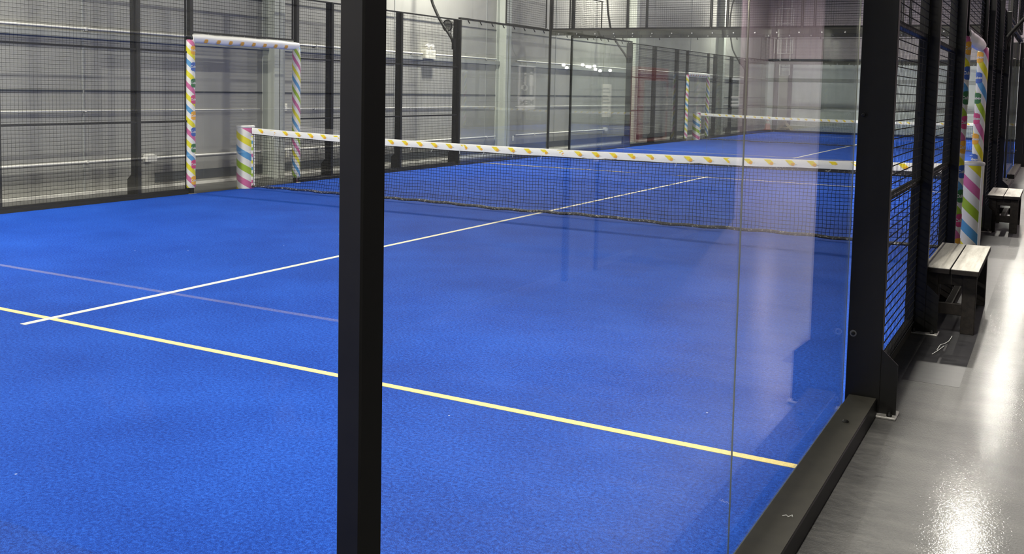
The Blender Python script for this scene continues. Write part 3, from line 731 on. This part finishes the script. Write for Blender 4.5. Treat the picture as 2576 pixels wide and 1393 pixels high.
def court(y0):
    g = GR[y0]
    for s in (-1, 1):
        for y in (4, 6, 8, 12, 14, 16): fence_post(y0, s, y)
        mesh_panel(y0, s, 4.02, 6, .05, 3.0, 'panel, first after the near glass')
        mesh_panel(y0, s, 6.02, 8, .05, 3.0, 'panel, second after the near glass')
        mesh_panel(y0, s, 8.02, 8.89, .05, 3.0, 'narrow panel just before the gate')
        mesh_panel(y0, s, 8.97, 11.1, 2.3, 3.0, 'infill above the padded gate bar')
        mesh_panel(y0, s, 11.18, 12, .05, 3.0, 'narrow panel just past the gate')
        mesh_panel(y0, s, 12.02, 14, .05, 3.0, 'panel, middle one past the gate')
        mesh_panel(y0, s, 14.02, 16, .05, 3.0, 'panel, last one before the far glass')
        for a, b, w_ in ((.03, 1.998, 'first pane from the near corner'), (2.002, 3.995, 'second pane from the near corner'), (16.06, 17.998, 'first pane after the mesh'), (18.002, 19.97, 'pane at the far corner')):
            glass_panel('clear side glass of the %s court, %s, %s' % (g, w_, side_name(s)), (s * 4.998, y0 + a), (s * 4.998, y0 + b))
        for a, b, w_ in ((.03, 2, 'near corner'), (18, 19.97, 'far corner')):
            mesh_panel(y0, s, a, b, 3.04, 4.0, 'raised section over the %s glass' % w_)
        rail_side(y0, s, .05, 3.99, True, 'flat base rail under near side glass of the %s court, %s' % (g, side_name(s)))
        rail_side(y0, s, 16.07, 19.9, True, 'flat base rail under far side glass of the %s court, %s' % (g, side_name(s)))
        rail_side(y0, s, 4.1, 8.88, False, 'thin base rail below the mesh before the gate, %s court, %s' % (g, side_name(s)))
        rail_side(y0, s, 11.2, 15.98, False, 'thin base rail below the mesh past the gate, %s court, %s' % (g, side_name(s)))
        top_rail_side(y0, s, .03, 4.0, 'clipped black rail over near side glass of the %s court, %s' % (g, side_name(s)))
        top_rail_side(y0, s, 16.0, 19.97, 'clipped black rail over far side glass of the %s court, %s' % (g, side_name(s)))
        for e in (0, 1): corner_post(y0, s, e)
        net_post(y0, s); gate(y0, s)
        for y in (4, 16): mast(y0, s, y)
    for e in (0, 1):
        y = y0 + (20 if e else 0)
        for k in range(5):
            x0 = -5 + 2 * k; xa, xb = max(x0 + .002, -4.962), min(x0 + 1.998, 4.962)
            glass_panel('clear end glass of the %s court, %s end, pane %s' % (g, 'far' if e else 'near', ('by the grey wall', 'next to the wall pane', 'in the middle', 'next to the corridor pane', 'by the corridor corner')[k]), (xa, y), (xb, y), 3.0, 'end glass panes')
            end_mesh(y0, e, max(x0, -4.96), min(x0 + 2, 4.96), k)
        rail_end(y0, e)
for y0 in COURTS: court(y0)

# perforated racket ornament by the far glass post of each court
for y0 in COURTS:
    t = empty('racket_ornament', (-5.275, y0 + 15.93, 2.87), 'black perforated racket ornament at the top of the %s court fence' % GR[y0], 'ornament', 'racket ornaments')
    m = MB(); R = .125; n = 28
    m.tube([((R - .012) * math.cos(2 * PI * k / n), 0, (R - .012) * math.sin(2 * PI * k / n)) for k in range(n + 1)], .014, 8)
    m.build('rim', M['black'], t)
    m = MB()
    for i in range(-5, 6):
        L = math.sqrt(max(0, (R - .01) ** 2 - (i * .0225) ** 2))
        m.box((i * .0225 - .0045, -.005, -L), (i * .0225 + .0045, .005, L)); m.box((-L, -.0045, i * .0225 - .0045), (L, .0045, i * .0225 + .0045))
    m.build('perforated_face', M['black'], t, fix=False)
    m = MB(); m.tube([(-.02, 0, -R + .01), (.07, 0, -.19), (.125, 0, -.31)], .012, 8); m.tube([(.09, 0, -.08), (.085, 0, -.17), (.125, 0, -.31)], .012, 8); m.build('throat', M['black'], t)
    m = MB(); m.bbox((.1, -.01, .05), (.15, .01, .09)); m.bbox((.1, -.01, -.05), (.15, .01, -.01)); m.build('bracket', M['galv'], t)

# court lamps
for s, y in LAMPS:
    area('court_lamp', (s * 4.9, y - .1, LAMP_Z + .02), .30, .46, LAMP_W, (1.0, .95, .85), (0, s * math.radians(-12), 0) if False else (0, s * math.radians(14), 0))

# ------------------------------------------------------------------ corridor
m = MB(); m.box((5.19, 4.75, -.01), (5.5, 20.0, -.0092)); o = m.build('floor_strip', M['mat'])
tag(o, 'dark scuffed vinyl strip along the foot of the court fence', 'floor covering')

def bench(x0, x1, y0, y1, lab):
    cx, cy = (x0 + x1) / 2, (y0 + y1) / 2; hx, hy = (x1 - x0) / 2, (y1 - y0) / 2
    t = empty('wooden_bench', (cx, cy, -.01), lab, 'bench', 'low wooden benches')
    H = .455; T = .038
    for a, b in ((-hx, -.003), (.003, hx)):
        m = MB(); m.bbox((a, -hy, H - T), (b, hy, H - .002), .004)
        m.bbox((a + .002, -hy + .002, H - .003), (b - .002, hy - .002, H + .001), .001, 1); m.build('seat_plank', [M['wood_dark'], M['wood_top']], t)
    L = .088
    for sx in (-1, 1):
        for sy in (-1, 1):
            xa = sx * (hx - .015); ya = sy * (hy - .06)
            m = MB(); m.bbox((min(xa, xa - sx * L), min(ya, ya - sy * L), 0), (max(xa, xa - sx * L), max(ya, ya - sy * L), H - T), .004); m.build('leg', M['wood_dark'], t)
    for sy in (-1, 1):
        ya = sy * (hy - .075)
        for za, zb in ((.125, .205), (H - T - .085, H - T)):
            m = MB(); m.bbox((-hx + .1, min(ya, ya - sy * .035), za), (hx - .1, max(ya, ya - sy * .035), zb), .003); m.build('cross_rail', M['wood_dark'], t)
    for sx in (-1, 1):
        m = MB(); xa = sx * (hx - .03); m.bbox((min(xa, xa - sx * .035), -hy + .14, H - T - .085), (max(xa, xa - sx * .035), hy - .14, H - T), .003); m.build('apron', M['wood_dark'], t)
    m = MB(); m.bbox((-.03, -hy + .1, .165), (.03, hy - .1, .205), .003); m.build('stretcher', M['wood_dark'], t)
bench(5.13, 5.49, 6.065, 7.38, 'low wooden bench with two pale worn planks, nearest one by the mesh fence')
bench(5.19, 5.55, 12.0, 13.2, 'low wooden bench beyond the striped net post on the corridor floor')

for a, b, L in ((-1.0, -.02, 'before the near court'), (20.02, 21.18, 'between the two courts')):
    m = MB(); m.box((-5.6, a, -.01), (5.18, b, -.003)); tag(m.build('floor_strip', M['rubber']), 'dark vinyl strip on the floor ' + L, 'floor covering')
# bits of thread lying about
def thread(label, pts, r=.0013):
    c = pts[0]; t = MB(); t.tube([(p[0] - c[0], p[1] - c[1], p[2] - c[2]) for p in pts], r, 5); o = t.build('thread', M['strap'], None, c); tag(o, label, 'thread')
thread('short curled white thread lying on the flat base rail by the camera', [(5.10, 2.33, .082), (5.112, 2.34, .084), (5.12, 2.333, .082), (5.128, 2.345, .083), (5.135, 2.34, .082), (5.13, 2.352, .084)])
thread('long white thread on the dark floor before the bench foot', [(5.30, 5.55, -.003), (5.305, 5.70, -.003), (5.33, 5.76, -.002), (5.345, 5.85, -.003), (5.35, 6.0, -.003)], .002)
thread('white thread lying across the first one before the bench', [(5.285, 5.42, -.003), (5.31, 5.55, -.003), (5.33, 5.68, -.002)], .002)

# hall lamps over the corridor and the lobby
for i, (x, y, z, p) in enumerate(HALL):
    t = empty('pendant_lamp', (x, y, z), 'round pendant lamp hanging over the lobby beside the courts', 'lamp', 'lobby pendant lamps')
    m = MB(); m.lathe([(.05, .3), (.2, .2), (.25, .06)], n=24); m.build('shade', M['black'], t)
    m = MB(); m.tube([(0, 0, .3), (0, 0, ZC - z)], .008, 6); m.build('cord', M['black'], t)
    area('lobby_lamp', (x, y, z + .03), .35, .35, p, (1.0, .82, .86))
